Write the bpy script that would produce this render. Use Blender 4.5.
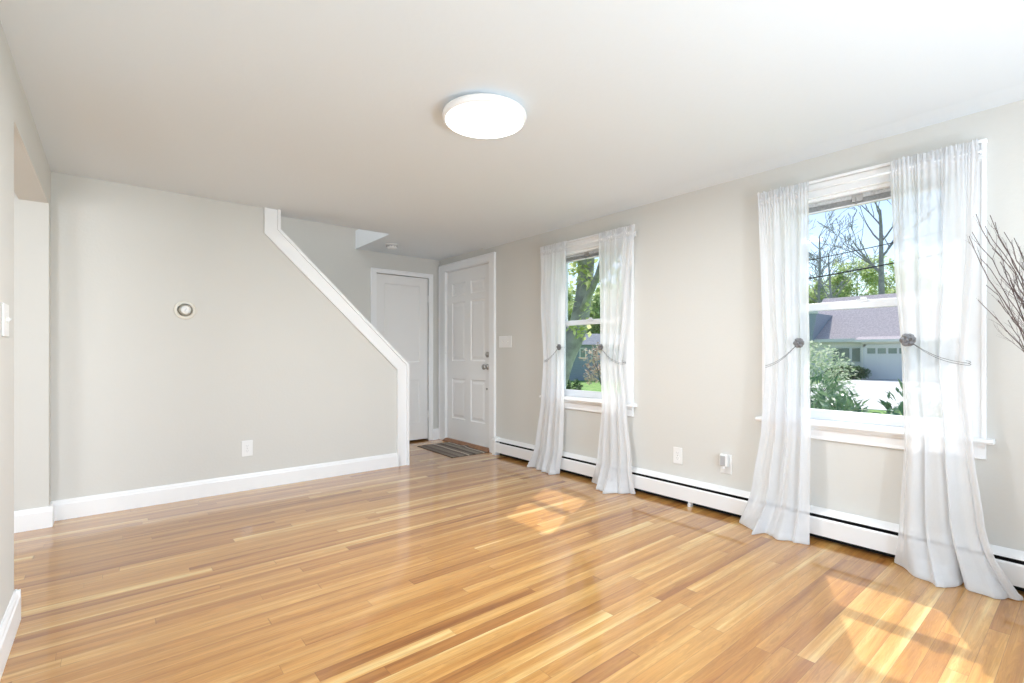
import bpy, bmesh, math, random
from mathutils import Vector, Matrix, noise
R = random.Random(7)
for o in list(bpy.data.objects): bpy.data.objects.remove(o)
scn = bpy.context.scene
C = scn.collection

# ---------------------------------------------------------------- camera
cam_d = bpy.data.cameras.new('camera'); cam = bpy.data.objects.new('camera', cam_d); C.objects.link(cam)
cam.location = (0, 0, 1.06); cam.rotation_euler = (math.pi/2, 0, -0.6871)
cam_d.sensor_width = 36; cam_d.lens = 17.153; cam_d.shift_y = 0.01143; cam_d.clip_start = 0.02; cam_d.clip_end = 500
scn.camera = cam
# ---------------------------------------------------------------- colour management
vs = scn.view_settings
scn.display_settings.display_device = 'sRGB'
vs.view_transform = 'Standard'; vs.look = 'None'; vs.gamma = 1; vs.use_curve_mapping = False
vs.exposure = 0.05
# ---------------------------------------------------------------- sky
SUN_DIR = Vector((1, .5, 1.46)).normalized()      # towards the sun
w = bpy.data.worlds.new('world'); scn.world = w; w.use_nodes = True
nt = w.node_tree; nt.nodes.clear()
sky = nt.nodes.new('ShaderNodeTexSky'); sky.sky_type = 'NISHITA'; sky.sun_disc = False
sky.sun_elevation = math.asin(SUN_DIR.z); sky.sun_rotation = math.atan2(SUN_DIR.x, SUN_DIR.y)
sky.air_density = 1.0; sky.dust_density = .6
bg = nt.nodes.new('ShaderNodeBackground'); bg.inputs[1].default_value = 0.19
wo = nt.nodes.new('ShaderNodeOutputWorld')
nt.links.new(sky.outputs[0], bg.inputs[0]); nt.links.new(bg.outputs[0], wo.inputs[0])
# ---------------------------------------------------------------- sun and large lights
def light(name, kind, loc, direction, energy, color=(1, 1, 1), **kw):
    d = bpy.data.lights.new(name, kind); d.energy = energy; d.color = color
    for k, v in kw.items(): setattr(d, k, v)
    o = bpy.data.objects.new(name, d); C.objects.link(o); o.location = loc
    o.rotation_euler = Vector(direction).to_track_quat('-Z', 'Y').to_euler()
    return o
light('sun', 'SUN', (8, 4, 12), -SUN_DIR, 4.3, (1, .95, .87), angle=math.radians(0.8))
# unseen fill added behind the camera, set in an invented window opening
light('rear_fill_light', 'AREA', (1.45, -1.30, 1.35), (0, 1, 0.10), 50, (.82, .90, 1), shape='RECTANGLE', size=2.6, size_y=1.7)
# ceiling lamp of the living room, then light from the side room
light('ceiling_lamp_light', 'AREA', (1.363, 1.865, 2.146), (0, 0, -1), 40, (.92, .955, 1), shape='DISK', size=.36)
light('side_room_daylight', 'AREA', (-2.65, 2.15, 1.4), (1, .42, 0), 34, (.88, .95, 1), shape='RECTANGLE', size=1.1, size_y=1.2)
light('side_room_window_daylight', 'AREA', (-1.05, 1.3, 1.3), (.25, 1, 0), 22, (.93, .96, 1), shape='RECTANGLE', size=.5, size_y=1.1)
light('ceiling_fill_light', 'AREA', (1.5, -.9, .6), (-.45, .95, .72), 37, (.74, .88, 1), shape='DISK', size=.5)  # unseen fill added behind the camera to brighten the ceiling
light('stairwell_fill_light', 'AREA', (.3, 4.8, 4.2), (.5, 0, -1), 22, (.97, .97, 1), shape='DISK', size=.4)  # unseen light added to brighten the stairwell and hall
for yy in (0.86, 2.83):                      # portals help the renderer sample the sky through the two windows
    p = light('window_portal', 'AREA', (3.36, yy, 1.32), (-1, 0, 0), 1, shape='RECTANGLE', size=.8, size_y=1.3)
    p.rotation_euler = (math.pi/2, 0, -math.pi/2 + math.pi*0); p.rotation_euler = Vector((-1, 0, 0)).to_track_quat('-Z', 'Z').to_euler()
    p.data.cycles.is_portal = True

# ================================================================ materials
def mat(name, color, rough=.5, metal=0, spec=.5, bump=None, var=None, **kw):
    m = bpy.data.materials.new(name); m.use_nodes = True
    n = m.node_tree; b = n.nodes['Principled BSDF']
    b.inputs['Base Color'].default_value = (*color, 1); b.inputs['Roughness'].default_value = rough
    b.inputs['Metallic'].default_value = metal; b.inputs['Specular IOR Level'].default_value = spec
    for k, v in kw.items(): b.inputs[k].default_value = v
    if bump or var:
        tc = n.nodes.new('ShaderNodeTexCoord')
    if bump:
        sc, st = bump
        t = n.nodes.new('ShaderNodeTexNoise'); t.inputs['Scale'].default_value = sc; t.inputs['Detail'].default_value = 3
        n.links.new(tc.outputs['Object'], t.inputs['Vector'])
        bp = n.nodes.new('ShaderNodeBump'); bp.inputs['Strength'].default_value = st; bp.inputs['Distance'].default_value = .01
        n.links.new(t.outputs[0], bp.inputs['Height']); n.links.new(bp.outputs[0], b.inputs['Normal'])
    if var:
        sc, c2 = var
        t = n.nodes.new('ShaderNodeTexNoise'); t.inputs['Scale'].default_value = sc; t.inputs['Detail'].default_value = 4
        n.links.new(tc.outputs['Object'], t.inputs['Vector'])
        r = n.nodes.new('ShaderNodeValToRGB'); r.color_ramp.elements[0].position = .35; r.color_ramp.elements[1].position = .65
        r.color_ramp.elements[0].color = (*color, 1); r.color_ramp.elements[1].color = (*c2, 1)
        n.links.new(t.outputs[0], r.inputs[0]); n.links.new(r.outputs[0], b.inputs['Base Color'])
    return m
M = {}
M['wall'] = mat('wall_paint', (.69, .680, .643), .75, spec=.2, bump=(60, .06))
M['ceil'] = mat('ceiling_paint', (.80, .85, .885), .85, spec=.1, bump=(40, .05))
M['trim'] = mat('white_trim_paint', (.91, .915, .92), .38, bump=(25, .03))
M['door'] = mat('door_paint', (.87, .865, .855), .4, bump=(30, .04))
M['vinyl'] = mat('window_vinyl', (.82, .85, .89), .35)
M['blind'] = mat('blind_slats', (.45, .46, .47), .5, var=(90, (.62, .63, .64)))
M['black'] = mat('black_and_gap_shade', (.012, .012, .012), .8)  # plain black; also the shade painted into closet and heater gaps
M['heater'] = mat('heater_enamel', (.88, .88, .88), .35, bump=(12, .03))
M['chrome'] = mat('brushed_steel', (.42, .41, .40), .32, 1.0)
M['flower'] = mat('pewter_flower', (.26, .26, .27), .45, .4)
M['cord'] = mat('grey_wire', (.16, .16, .165), .4, .6)
M['plastic'] = mat('white_plastic', (.86, .86, .85), .35)
M['cream'] = mat('cream_plastic', (.80, .77, .69), .4)
M['brass'] = mat('aged_ring', (.36, .34, .29), .35, .6)
M['grey_plastic'] = mat('grey_plastic', (.45, .46, .48), .35)
M['wood_thresh'] = mat('threshold_wood', (.20, .085, .035), .4, var=(30, (.32, .15, .065)))
M['twig'] = mat('dry_twig', (.10, .068, .062), .8, var=(40, (.17, .12, .11)))
M['vase'] = mat('vase_ceramic', (.35, .33, .31), .35, bump=(15, .1))
def emis(name, color, s, base=(.9, .9, .9)):
    m = mat(name, base, .4); b = m.node_tree.nodes['Principled BSDF']
    b.inputs['Emission Color'].default_value = (*color, 1); b.inputs['Emission Strength'].default_value = s
    return m
M['lamp'] = emis('lamp_diffuser_glow', (1, .985, .97), 3.0)
M['lamp_rim'] = emis('lamp_rim_glow', (1, .98, .96), .10)

def glass_mat():
    m = bpy.data.materials.new('window_glass'); m.use_nodes = True; n = m.node_tree; n.nodes.clear()
    t = n.nodes.new('ShaderNodeBsdfTransparent'); t.inputs[0].default_value = (.97, .98, .98, 1)
    g = n.nodes.new('ShaderNodeBsdfGlossy'); g.inputs['Roughness'].default_value = .02
    mx = n.nodes.new('ShaderNodeMixShader'); mx.inputs[0].default_value = .02
    o = n.nodes.new('ShaderNodeOutputMaterial')
    n.links.new(t.outputs[0], mx.inputs[1]); n.links.new(g.outputs[0], mx.inputs[2]); n.links.new(mx.outputs[0], o.inputs[0])
    return m
M['glass'] = glass_mat()
M['dark_glass'] = mat('far_window_glass', (.20, .27, .25), .1, var=(.8, (.34, .42, .38)))

def sheer_mat():
    m = bpy.data.materials.new('sheer_voile'); m.use_nodes = True; n = m.node_tree; n.nodes.clear()
    N = n.nodes.new; L = n.links.new
    tc = N('ShaderNodeTexCoord'); mp = N('ShaderNodeMapping'); mp.inputs['Scale'].default_value = (300, 300, 60)
    nz = N('ShaderNodeTexNoise'); nz.inputs['Scale'].default_value = 1.0; nz.inputs['Detail'].default_value = 2
    L(tc.outputs['Object'], mp.inputs[0]); L(mp.outputs[0], nz.inputs['Vector'])
    mr = N('ShaderNodeMapRange'); mr.inputs['From Min'].default_value = .3; mr.inputs['From Max'].default_value = .7
    mr.inputs['To Min'].default_value = .71; mr.inputs['To Max'].default_value = .73
    L(nz.outputs[0], mr.inputs[0])
    # threads overlap more when the cloth is seen edge-on
    lw = N('ShaderNodeLayerWeight'); lw.inputs['Blend'].default_value = .35
    ad = N('ShaderNodeMath'); ad.operation = 'MULTIPLY_ADD'; ad.inputs[1].default_value = .35; ad.use_clamp = True
    L(lw.outputs['Facing'], ad.inputs[0]); L(mr.outputs[0], ad.inputs[2])
    d = N('ShaderNodeBsdfDiffuse'); d.inputs[0].default_value = (.91, .915, .925, 1)
    t = N('ShaderNodeBsdfTranslucent'); t.inputs[0].default_value = (.84, .85, .87, 1)
    m1 = N('ShaderNodeMixShader'); m1.inputs[0].default_value = .36; L(d.outputs[0], m1.inputs[1]); L(t.outputs[0], m1.inputs[2])
    tr = N('ShaderNodeBsdfTransparent')
    m2 = N('ShaderNodeMixShader'); L(ad.outputs[0], m2.inputs[0]); L(tr.outputs[0], m2.inputs[1]); L(m1.outputs[0], m2.inputs[2])
    o = N('ShaderNodeOutputMaterial'); L(m2.outputs[0], o.inputs[0])
    return m
M['sheer'] = sheer_mat()

def floor_mat():
    m = bpy.data.materials.new('oak_strip_floor'); m.use_nodes = True; n = m.node_tree
    N = n.nodes.new; L = n.links.new; b = n.nodes['Principled BSDF']
    tc = N('ShaderNodeTexCoord'); sx = N('ShaderNodeSeparateXYZ'); L(tc.outputs['Object'], sx.inputs[0])
    def mth(op, a, bb=None, cc=None, clamp=False):
        q = N('ShaderNodeMath'); q.operation = op; q.use_clamp = clamp
        for i, v in enumerate((a, bb, cc)):
            if v is None: continue
            if isinstance(v, (int, float)): q.inputs[i].default_value = v
            else: L(v, q.inputs[i])
        return q.outputs[0]
    W = .0575
    rowf = mth('DIVIDE', sx.outputs[1], W); row = mth('FLOOR', rowf); fy = mth('SUBTRACT', rowf, row)
    wn = N('ShaderNodeTexWhiteNoise'); wn.noise_dimensions = '1D'; L(row, wn.inputs['W'])
    sc = N('ShaderNodeSeparateColor'); L(wn.outputs['Color'], sc.inputs[0])
    ln = mth('MULTIPLY_ADD', sc.outputs[0], .9, 1.0)                  # board length per row
    xo = mth('MULTIPLY_ADD', sc.outputs[1], 5.0, sx.outputs[0])
    # wobble lengths inside a row
    wb = N('ShaderNodeTexNoise'); wb.noise_dimensions = '2D'; wb.inputs['Scale'].default_value = .8; wb.inputs['Detail'].default_value = 0
    cb = N('ShaderNodeCombineXYZ'); L(xo, cb.inputs[0]); L(mth('MULTIPLY', row, 7.3), cb.inputs[1]); L(cb.outputs[0], wb.inputs['Vector'])
    xo2 = mth('MULTIPLY_ADD', wb.outputs[0], 1.1, xo)
    colf = mth('DIVIDE', xo2, ln); col = mth('FLOOR', colf); fx = mth('SUBTRACT', colf, col)
    cid = N('ShaderNodeCombineXYZ'); L(row, cid.inputs[0]); L(col, cid.inputs[1])
    w2 = N('ShaderNodeTexWhiteNoise'); w2.noise_dimensions = '2D'; L(cid.outputs[0], w2.inputs['Vector'])
    s2 = N('ShaderNodeSeparateColor'); L(w2.outputs['Color'], s2.inputs[0])
    rp = N('ShaderNodeValToRGB'); e = rp.color_ramp
    cols = [(0, (.33, .125, .028)), (.15, (.44, .185, .045)), (.42, (.56, .262, .064)), (.68, (.65, .335, .092)), (.86, (.76, .45, .155)), (1, (.88, .62, .27))]
    e.elements[0].position = 0; e.elements[0].color = (*cols[0][1], 1); e.elements[1].position = 1; e.elements[1].color = (*cols[-1][1], 1)
    for p_, c_ in cols[1:-1]:
        q = e.elements.new(p_); q.color = (*c_, 1)
        # grain: stretched noise, shifted per board
    gv = N('ShaderNodeCombineXYZ')
    L(mth('MULTIPLY_ADD', sx.outputs[0], 1.6, mth('MULTIPLY', s2.outputs[1], 40)), gv.inputs[0])
    L(mth('MULTIPLY', sx.outputs[1], 26), gv.inputs[1]); L(mth('MULTIPLY', s2.outputs[2], 30), gv.inputs[2])
    g = N('ShaderNodeTexNoise'); g.inputs['Scale'].default_value = 1.5; g.inputs['Detail'].default_value = 6; g.inputs['Roughness'].default_value = .6
    g.inputs['Distortion'].default_value = .9; L(gv.outputs[0], g.inputs['Vector'])
    wv = N('ShaderNodeMath'); wv.operation = 'SINE'; L(mth('MULTIPLY', g.outputs[0], 46), wv.inputs[0])
    gr = mth('MULTIPLY_ADD', wv.outputs[0], .075, mth('MULTIPLY_ADD', g.outputs[0], .6, .68))
    fg = N('ShaderNodeTexNoise'); fg.inputs['Scale'].default_value = 1; fg.inputs['Detail'].default_value = 2
    fv = N('ShaderNodeCombineXYZ'); L(mth('MULTIPLY', sx.outputs[0], 14), fv.inputs[0]); L(mth('MULTIPLY', sx.outputs[1], 420), fv.inputs[1]); L(fv.outputs[0], fg.inputs['Vector'])
    gr2 = mth('MULTIPLY', gr, mth('MULTIPLY_ADD', fg.outputs[0], .22, .89))
    sv = N('ShaderNodeCombineXYZ'); L(mth('MULTIPLY_ADD', sx.outputs[0], .7, mth('MULTIPLY', s2.outputs[2], 50)), sv.inputs[0]); L(mth('MULTIPLY', sx.outputs[1], 17), sv.inputs[1]); L(mth('MULTIPLY', s2.outputs[1], 30), sv.inputs[2])
    sp = N('ShaderNodeTexNoise'); sp.inputs['Scale'].default_value = 1.2; sp.inputs['Detail'].default_value = 3; L(sv.outputs[0], sp.inputs['Vector'])
    tone = mth('ADD', mth('MULTIPLY', s2.outputs[0], .62), mth('MULTIPLY_ADD', sp.outputs[0], 1.5, -.55), clamp=True)
    L(tone, rp.inputs[0])
    # seams
    ey = mth('MINIMUM', fy, mth('SUBTRACT', 1, fy)); ex = mth('MULTIPLY', mth('MINIMUM', fx, mth('SUBTRACT', 1, fx)), ln)
    sy = mth('DIVIDE', ey, .022, clamp=True); sxx = mth('DIVIDE', ex, .0018, clamp=True)
    seam = mth('MINIMUM', sy, sxx); sm = mth('MULTIPLY_ADD', seam, .38, .50)
    tot = mth('MULTIPLY', gr2, sm)
    mx = N('ShaderNodeVectorMath'); mx.operation = 'SCALE'; L(rp.outputs[0], mx.inputs[0]); L(mth('MULTIPLY', tot, .94), mx.inputs['Scale'])
    L(mx.outputs[0], b.inputs['Base Color'])
    b.inputs['Roughness'].default_value = .34; b.inputs['Specular IOR Level'].default_value = .15
    b.inputs['Coat Weight'].default_value = 1; b.inputs['Coat Roughness'].default_value = .10; b.inputs['Coat IOR'].default_value = 1.68
    bp = N('ShaderNodeBump'); bp.inputs['Strength'].default_value = .25; bp.inputs['Distance'].default_value = .0015
    wn2 = N('ShaderNodeTexNoise'); wn2.inputs['Scale'].default_value = 7; L(tc.outputs['Object'], wn2.inputs['Vector'])
    L(mth('ADD', seam, mth('MULTIPLY', wn2.outputs[0], .6)), bp.inputs['Height']); L(bp.outputs[0], b.inputs['Normal']); L(bp.outputs[0], b.inputs['Coat Normal'])
    return m
M['floor'] = floor_mat()

def rug_mat():
    m = bpy.data.materials.new('striped_rag_rug'); m.use_nodes = True; n = m.node_tree
    N = n.nodes.new; L = n.links.new; b = n.nodes['Principled BSDF']; b.inputs['Roughness'].default_value = .95
    tc = N('ShaderNodeTexCoord'); s = N('ShaderNodeSeparateXYZ'); L(tc.outputs['Object'], s.inputs[0])
    r = N('ShaderNodeValToRGB'); r.color_ramp.interpolation = 'CONSTANT'
    mr = N('ShaderNodeMapRange'); mr.inputs['From Min'].default_value = -.25; mr.inputs['From Max'].default_value = .25
    L(s.outputs[0], mr.inputs[0]); L(mr.outputs[0], r.inputs[0])
    cs = [(0, (.10, .075, .06)), (.06, (.17, .14, .115)), (.15, (.12, .09, .075)), (.22, (.20, .17, .14)), (.34, (.14, .11, .09)), (.43, (.42, .37, .30)),
          (.47, (.16, .13, .105)), (.56, (.07, .055, .045)), (.63, (.22, .19, .155)), (.74, (.15, .125, .10)), (.82, (.40, .35, .29)), (.85, (.12, .09, .07)), (.93, (.06, .045, .04))]
    e = r.color_ramp.elements; e[0].color = (*cs[0][1], 1); e[0].position = 0; e[1].position = cs[1][0]; e[1].color = (*cs[1][1], 1)
    for p_, c_ in cs[2:]:
        q = e.new(p_); q.color = (*c_, 1)
    nz = N('ShaderNodeTexNoise'); nz.inputs['Scale'].default_value = 120; L(tc.outputs['Object'], nz.inputs['Vector'])
    sc = N('ShaderNodeVectorMath'); sc.operation = 'SCALE'
    q = N('ShaderNodeMath'); q.operation = 'MULTIPLY_ADD'; q.inputs[1].default_value = 1.6; q.inputs[2].default_value = .3; L(nz.outputs[0], q.inputs[0])
    L(r.outputs[0], sc.inputs[0]); L(q.outputs[0], sc.inputs['Scale']); L(sc.outputs[0], b.inputs['Base Color'])
    bp = N('ShaderNodeBump'); bp.inputs['Strength'].default_value = .8; bp.inputs['Distance'].default_value = .004
    L(nz.outputs[0], bp.inputs['Height']); L(bp.outputs[0], b.inputs['Normal'])
    return m
M['rug'] = rug_mat()

def leaf_mat(name, c1, c2, tl=.35, rough=.5):
    m = bpy.data.materials.new(name); m.use_nodes = True; n = m.node_tree; n.nodes.clear()
    N = n.nodes.new; L = n.links.new
    g = N('ShaderNodeNewGeometry'); r = N('ShaderNodeValToRGB')
    r.color_ramp.elements[0].color = (*c1, 1); r.color_ramp.elements[1].color = (*c2, 1)
    L(g.outputs['Random Per Island'], r.inputs[0])
    p = N('ShaderNodeBsdfPrincipled'); p.inputs['Roughness'].default_value = rough; L(r.outputs[0], p.inputs['Base Color'])
    t = N('ShaderNodeBsdfTranslucent'); L(r.outputs[0], t.inputs[0])
    mx = N('ShaderNodeMixShader'); mx.inputs[0].default_value = tl; L(p.outputs[0], mx.inputs[1]); L(t.outputs[0], mx.inputs[2])
    o = N('ShaderNodeOutputMaterial'); L(mx.outputs[0], o.inputs[0])
    return m
M['rhodo'] = leaf_mat('rhododendron_leaf', (.07, .19, .11), (.30, .45, .26), .25, .3)
M['pale_leaf'] = leaf_mat('pale_bush_leaf', (.40, .52, .34), (.84, .87, .74), .4)
M['hedge_leaf'] = leaf_mat('hedge_leaf', (.05, .13, .05), (.16, .28, .10), .2)
M['spring_leaf'] = leaf_mat('spring_leaf', (.44, .58, .22), (.84, .90, .55), .55)
M['maple_leaf'] = leaf_mat('maple_leaf', (.46, .56, .16), (.93, .93, .52), .6)
M['blossom'] = leaf_mat('pink_blossom', (.52, .36, .35), (.85, .70, .60), .35)
M['bark'] = mat('bark', (.20, .19, .20), .9, var=(6, (.36, .35, .35)), bump=(12, .8))
M['maple_bark'] = mat('maple_bark', (.30, .29, .31), .9, var=(5, (.52, .51, .53)), bump=(10, .9))
M['grey_shingle'] = mat('grey_shingle', (.20, .22, .27), .9, var=(5, (.28, .30, .34)))
M['far_bark'] = mat('grey_bark', (.30, .29, .33), .9, var=(4, (.42, .41, .45)))
M['grass'] = mat('lawn_grass', (.16, .34, .06), .9, var=(3, (.34, .52, .14)), bump=(30, .6))
M['concrete'] = mat('driveway_concrete', (.72, .71, .69), .8, var=(2, (.80, .79, .77)))
def siding(name, col, pitch):
    m = mat(name, col, .6); n = m.node_tree; N = n.nodes.new; L = n.links.new
    tc = N('ShaderNodeTexCoord'); s = N('ShaderNodeSeparateXYZ'); L(tc.outputs['Object'], s.inputs[0])
    a = N('ShaderNodeMath'); a.operation = 'DIVIDE'; a.inputs[1].default_value = pitch; L(s.outputs[2], a.inputs[0])
    f = N('ShaderNodeMath'); f.operation = 'FRACT'; L(a.outputs[0], f.inputs[0])
    bp = N('ShaderNodeBump'); bp.inputs['Distance'].default_value = .02; L(f.outputs[0], bp.inputs['Height']); L(bp.outputs[0], n.nodes['Principled BSDF'].inputs['Normal'])
    return m
M['white_siding'] = siding('white_siding', (.95, .93, .90), .18)
M['blue_siding'] = siding('blue_grey_siding', (.34, .40, .52), .15)
M['shingle'] = mat('mauve_shingles', (.50, .43, .46), .9, var=(9, (.66, .58, .60)), bump=(20, .5))
M['white_paint'] = mat('exterior_white_paint', (.80, .81, .82), .5)
M['ext'] = mat('house_exterior', (.7, .7, .68), .8)

# ================================================================ mesh helpers
def meta(o, label=None, cat=None, group=None, kind=None):
    if label: o['label'] = label
    if cat: o['category'] = cat
    if group: o['group'] = group
    if kind: o['kind'] = kind
    return o
def empty(name, loc, rz=0, **kw):
    o = bpy.data.objects.new(name, None); C.objects.link(o); o.location = loc; o.rotation_euler = (0, 0, rz)
    o.empty_display_size = .1
    return meta(o, **kw)
def obj(name, bm, m, parent=None, smooth=False, bevel=0, seg=2, loc=None, rot=None, recalc=True, **kw):
    if recalc: bmesh.ops.recalc_face_normals(bm, faces=bm.faces[:])
    me = bpy.data.meshes.new(name); bm.to_mesh(me); bm.free()
    me.materials.append(M[m] if isinstance(m, str) else m)
    if smooth:
        for p in me.polygons: p.use_smooth = True
    o = bpy.data.objects.new(name, me); C.objects.link(o)
    if parent: o.parent = parent
    if loc: o.location = loc
    if rot: o.rotation_euler = rot
    if bevel:
        b = o.modifiers.new('bevel', 'BEVEL'); b.width = bevel; b.segments = seg; b.limit_method = 'ANGLE'; b.angle_limit = .6
        b.harden_normals = False
    return meta(o, **kw)
def B(): return bmesh.new()
def box(bm, x0, x1, y0, y1, z0, z1):
    v = [bm.verts.new(p) for p in ((x0, y0, z0), (x1, y0, z0), (x1, y1, z0), (x0, y1, z0), (x0, y0, z1), (x1, y0, z1), (x1, y1, z1), (x0, y1, z1))]
    for f in ((0, 3, 2, 1), (4, 5, 6, 7), (0, 1, 5, 4), (1, 2, 6, 5), (2, 3, 7, 6), (3, 0, 4, 7)): bm.faces.new([v[i] for i in f])
    return bm
def prism(bm, pts, axis, a0, a1):
    """outline pts (2D) extruded along axis; the other two axes take the pts in order"""
    def mk(p, a): return {'x': (a, p[0], p[1]), 'y': (p[0], a, p[1]), 'z': (p[0], p[1], a)}[axis]
    A = [bm.verts.new(mk(p, a0)) for p in pts]; Bv = [bm.verts.new(mk(p, a1)) for p in pts]; n = len(pts)
    bm.faces.new(A); bm.faces.new(Bv[::-1])
    for i in range(n): bm.faces.new((A[i], A[(i+1) % n], Bv[(i+1) % n], Bv[i]))
    return bm
def lathe(bm, prof, n=32, axis='z', c=(0, 0, 0)):
    rings = []
    for r, h in prof:
        if r < 1e-6: rings.append([bm.verts.new(_ax(axis, 0, 0, h, c))])
        else: rings.append([bm.verts.new(_ax(axis, r*math.cos(2*math.pi*i/n), r*math.sin(2*math.pi*i/n), h, c)) for i in range(n)])
    for a, b2 in zip(rings, rings[1:]):
        for i in range(n):
            j = (i+1) % n
            if len(a) == 1 and len(b2) == 1: continue
            if len(a) == 1: bm.faces.new((a[0], b2[i], b2[j]))
            elif len(b2) == 1: bm.faces.new((a[i], a[j], b2[0]))
            else: bm.faces.new((a[i], a[j], b2[j], b2[i]))
    return bm
def _ax(axis, u, v, h, c):
    p = {'z': (u, v, h), 'y': (u, h, v), 'x': (h, u, v)}[axis]
    return (p[0]+c[0], p[1]+c[1], p[2]+c[2])
def tube(bm, pts, rad, n=6, cap=True):
    pts = [Vector(p) for p in pts]; rings = []; up = Vector((.13, .21, .97))
    for i, p in enumerate(pts):
        t = (pts[min(i+1, len(pts)-1)] - pts[max(i-1, 0)])
        t = t.normalized() if t.length > 1e-9 else Vector((0, 0, 1))
        a = t.cross(up); a = a if a.length > .05 else t.cross(Vector((1, 0, 0))); a.normalize(); b2 = t.cross(a)
        r = rad[i] if isinstance(rad, (list, tuple)) else rad
        rings.append([bm.verts.new(p + a*r*math.cos(2*math.pi*k/n) + b2*r*math.sin(2*math.pi*k/n)) for k in range(n)])
    for a, b2 in zip(rings, rings[1:]):
        for k in range(n): bm.faces.new((a[k], a[(k+1) % n], b2[(k+1) % n], b2[k]))
    if cap: bm.faces.new(rings[0][::-1]); bm.faces.new(rings[-1])
    return bm
def slab_with_holes(bm, us, vs_, holes, w0, w1, axis):
    """rectangular sheet of thickness w0..w1 along axis with rectangular holes (u0,u1,v0,v1)"""
    U = sorted(set(us) | {h[0] for h in holes} | {h[1] for h in holes}); V = sorted(set(vs_) | {h[2] for h in holes} | {h[3] for h in holes})
    U = [u for u in U if us[0] <= u <= us[1]]; V = [v for v in V if vs_[0] <= v <= vs_[1]]
    def solid(i, j):
        if i < 0 or j < 0 or i >= len(U)-1 or j >= len(V)-1: return False
        cu, cv = (U[i]+U[i+1])/2, (V[j]+V[j+1])/2
        return not any(h[0] < cu < h[1] and h[2] < cv < h[3] for h in holes)
    cache = {}
    def vt(u, v, ww):
        k = (u, v, ww)
        if k not in cache:
            cache[k] = bm.verts.new({'x': (ww, u, v), 'y': (u, ww, v), 'z': (u, v, ww)}[axis])
        return cache[k]
    for i in range(len(U)-1):
        for j in range(len(V)-1):
            if not solid(i, j): continue
            u0, u1, v0, v1 = U[i], U[i+1], V[j], V[j+1]
            for ww in (w0, w1): bm.faces.new([vt(u0, v0, ww), vt(u1, v0, ww), vt(u1, v1, ww), vt(u0, v1, ww)])
            for di, dj, (p, q) in ((-1, 0, ((u0, v0), (u0, v1))), (1, 0, ((u1, v0), (u1, v1))), (0, -1, ((u0, v0), (u1, v0))), (0, 1, ((u0, v1), (u1, v1)))):
                if not solid(i+di, j+dj): bm.faces.new([vt(*p, w0), vt(*q, w0), vt(*q, w1), vt(*p, w1)])
    return bm
def struct(name, bm, m, parent=None, **kw):
    o = obj(name, bm, m, parent, **kw)
    if not parent: o['kind'] = 'structure'
    return o

# ================================================================ room shell
XR, YK, YB, H, XL, YF = 3.145, 4.23, 5.246, 2.208, -.297, -1.30     # window wall, stair wall, far wall, ceiling, left wall, wall behind camera
T = .14
fl = B(); box(fl, -2.7, XR+T, YF-T, YB+T, -.12, 0)
struct('floor', fl, 'floor')
cb = slab_with_holes(B(), (-2.7, XR+T), (YF-T, YB+T), [(-.30, 2.075, 4.39, YB+T)], H, H+.2, 'z')
struct('ceiling', cb, 'ceil')
WIN = [(.355, 1.355), (2.335, 3.335)]       # outer edges of the two window casings
wh = [(c0+.085, c1-.085, .645, 1.965) for c0, c1 in WIN] + [(4.185, 5.105, .0, 2.06)]
struct('wall_right', slab_with_holes(B(), (YF-T, YB+T), (0, H), wh, XR, XR+T, 'x'), 'wall')
struct('wall_back', slab_with_holes(B(), (-2.7, XR), (0, 4.6), [(2.300, 2.996, 0, 1.975)], YB, YB+T, 'y'), 'wall')
# block closing off the closet, painted black for the shade behind the door
cl = B(); box(cl, 2.2, 3.14, YB+T, YB+T+.5, -.02, 2.1); struct('wall_closet', cl, 'black')
# left wall with the cased-less opening
struct('wall_left', slab_with_holes(B(), (YF, YK+.14), (0, H), [(2.725, 4.10, 0, 1.975)], XL-.13, XL, 'x'), 'wall')
hw = B(); box(hw, -2.7, XL-.13, 4.10, 4.29, 0, H); struct('wall_hallway', hw, 'wall')
hs = B(); box(hs, -2.84, -2.7, YF-T, YB+T, 0, H); struct('wall_side_room', hs, 'wall')
RW = [(.15, 2.75, .5, 2.0)]
struct('wall_front', slab_with_holes(B(), (-2.7, XR), (0, H), RW, YF-T, YF, 'y'), 'wall')
# stair wall: full-height left part sloping down to the right end
tr = [(XL, 0), (2.15, 0), (2.15, .925), (1.0, 2.04), (1.0, H), (XL, H)]
kn = B(); prism(kn, tr, 'y', YK, YK+.14); struct('wall_stair', kn, 'wall')
# upper stairwell
sw = B()
box(sw, 2.075, 2.2, 4.26, YB, H+.2, 4.5); box(sw, -.45, -.30, 4.26, YB, H+.2, 4.5)
box(sw, -.30, 2.075, 4.26, 4.39, H+.2, 4.5); box(sw, -.45, 2.2, 4.26, YB+T, 4.5, 4.6)
struct('wall_stairwell', sw, 'wall')
# shallow wedge where the ceiling meets the window wall
cv = B(); prism(cv, [(2.985, H+.002), (XR, H-.016), (XR, H+.01)], 'y', YF, 4.3)
struct('trim_2', cv, 'ceil')
# stairs behind the stair wall
st = B()
for i in range(12):
    x1 = 2.05 - i*.205
    box(st, max(x1-.205, -.3), x1, YK+.145, YB-.002, 0, .19*(i+1))
struct('stairs', st, 'door')

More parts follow.
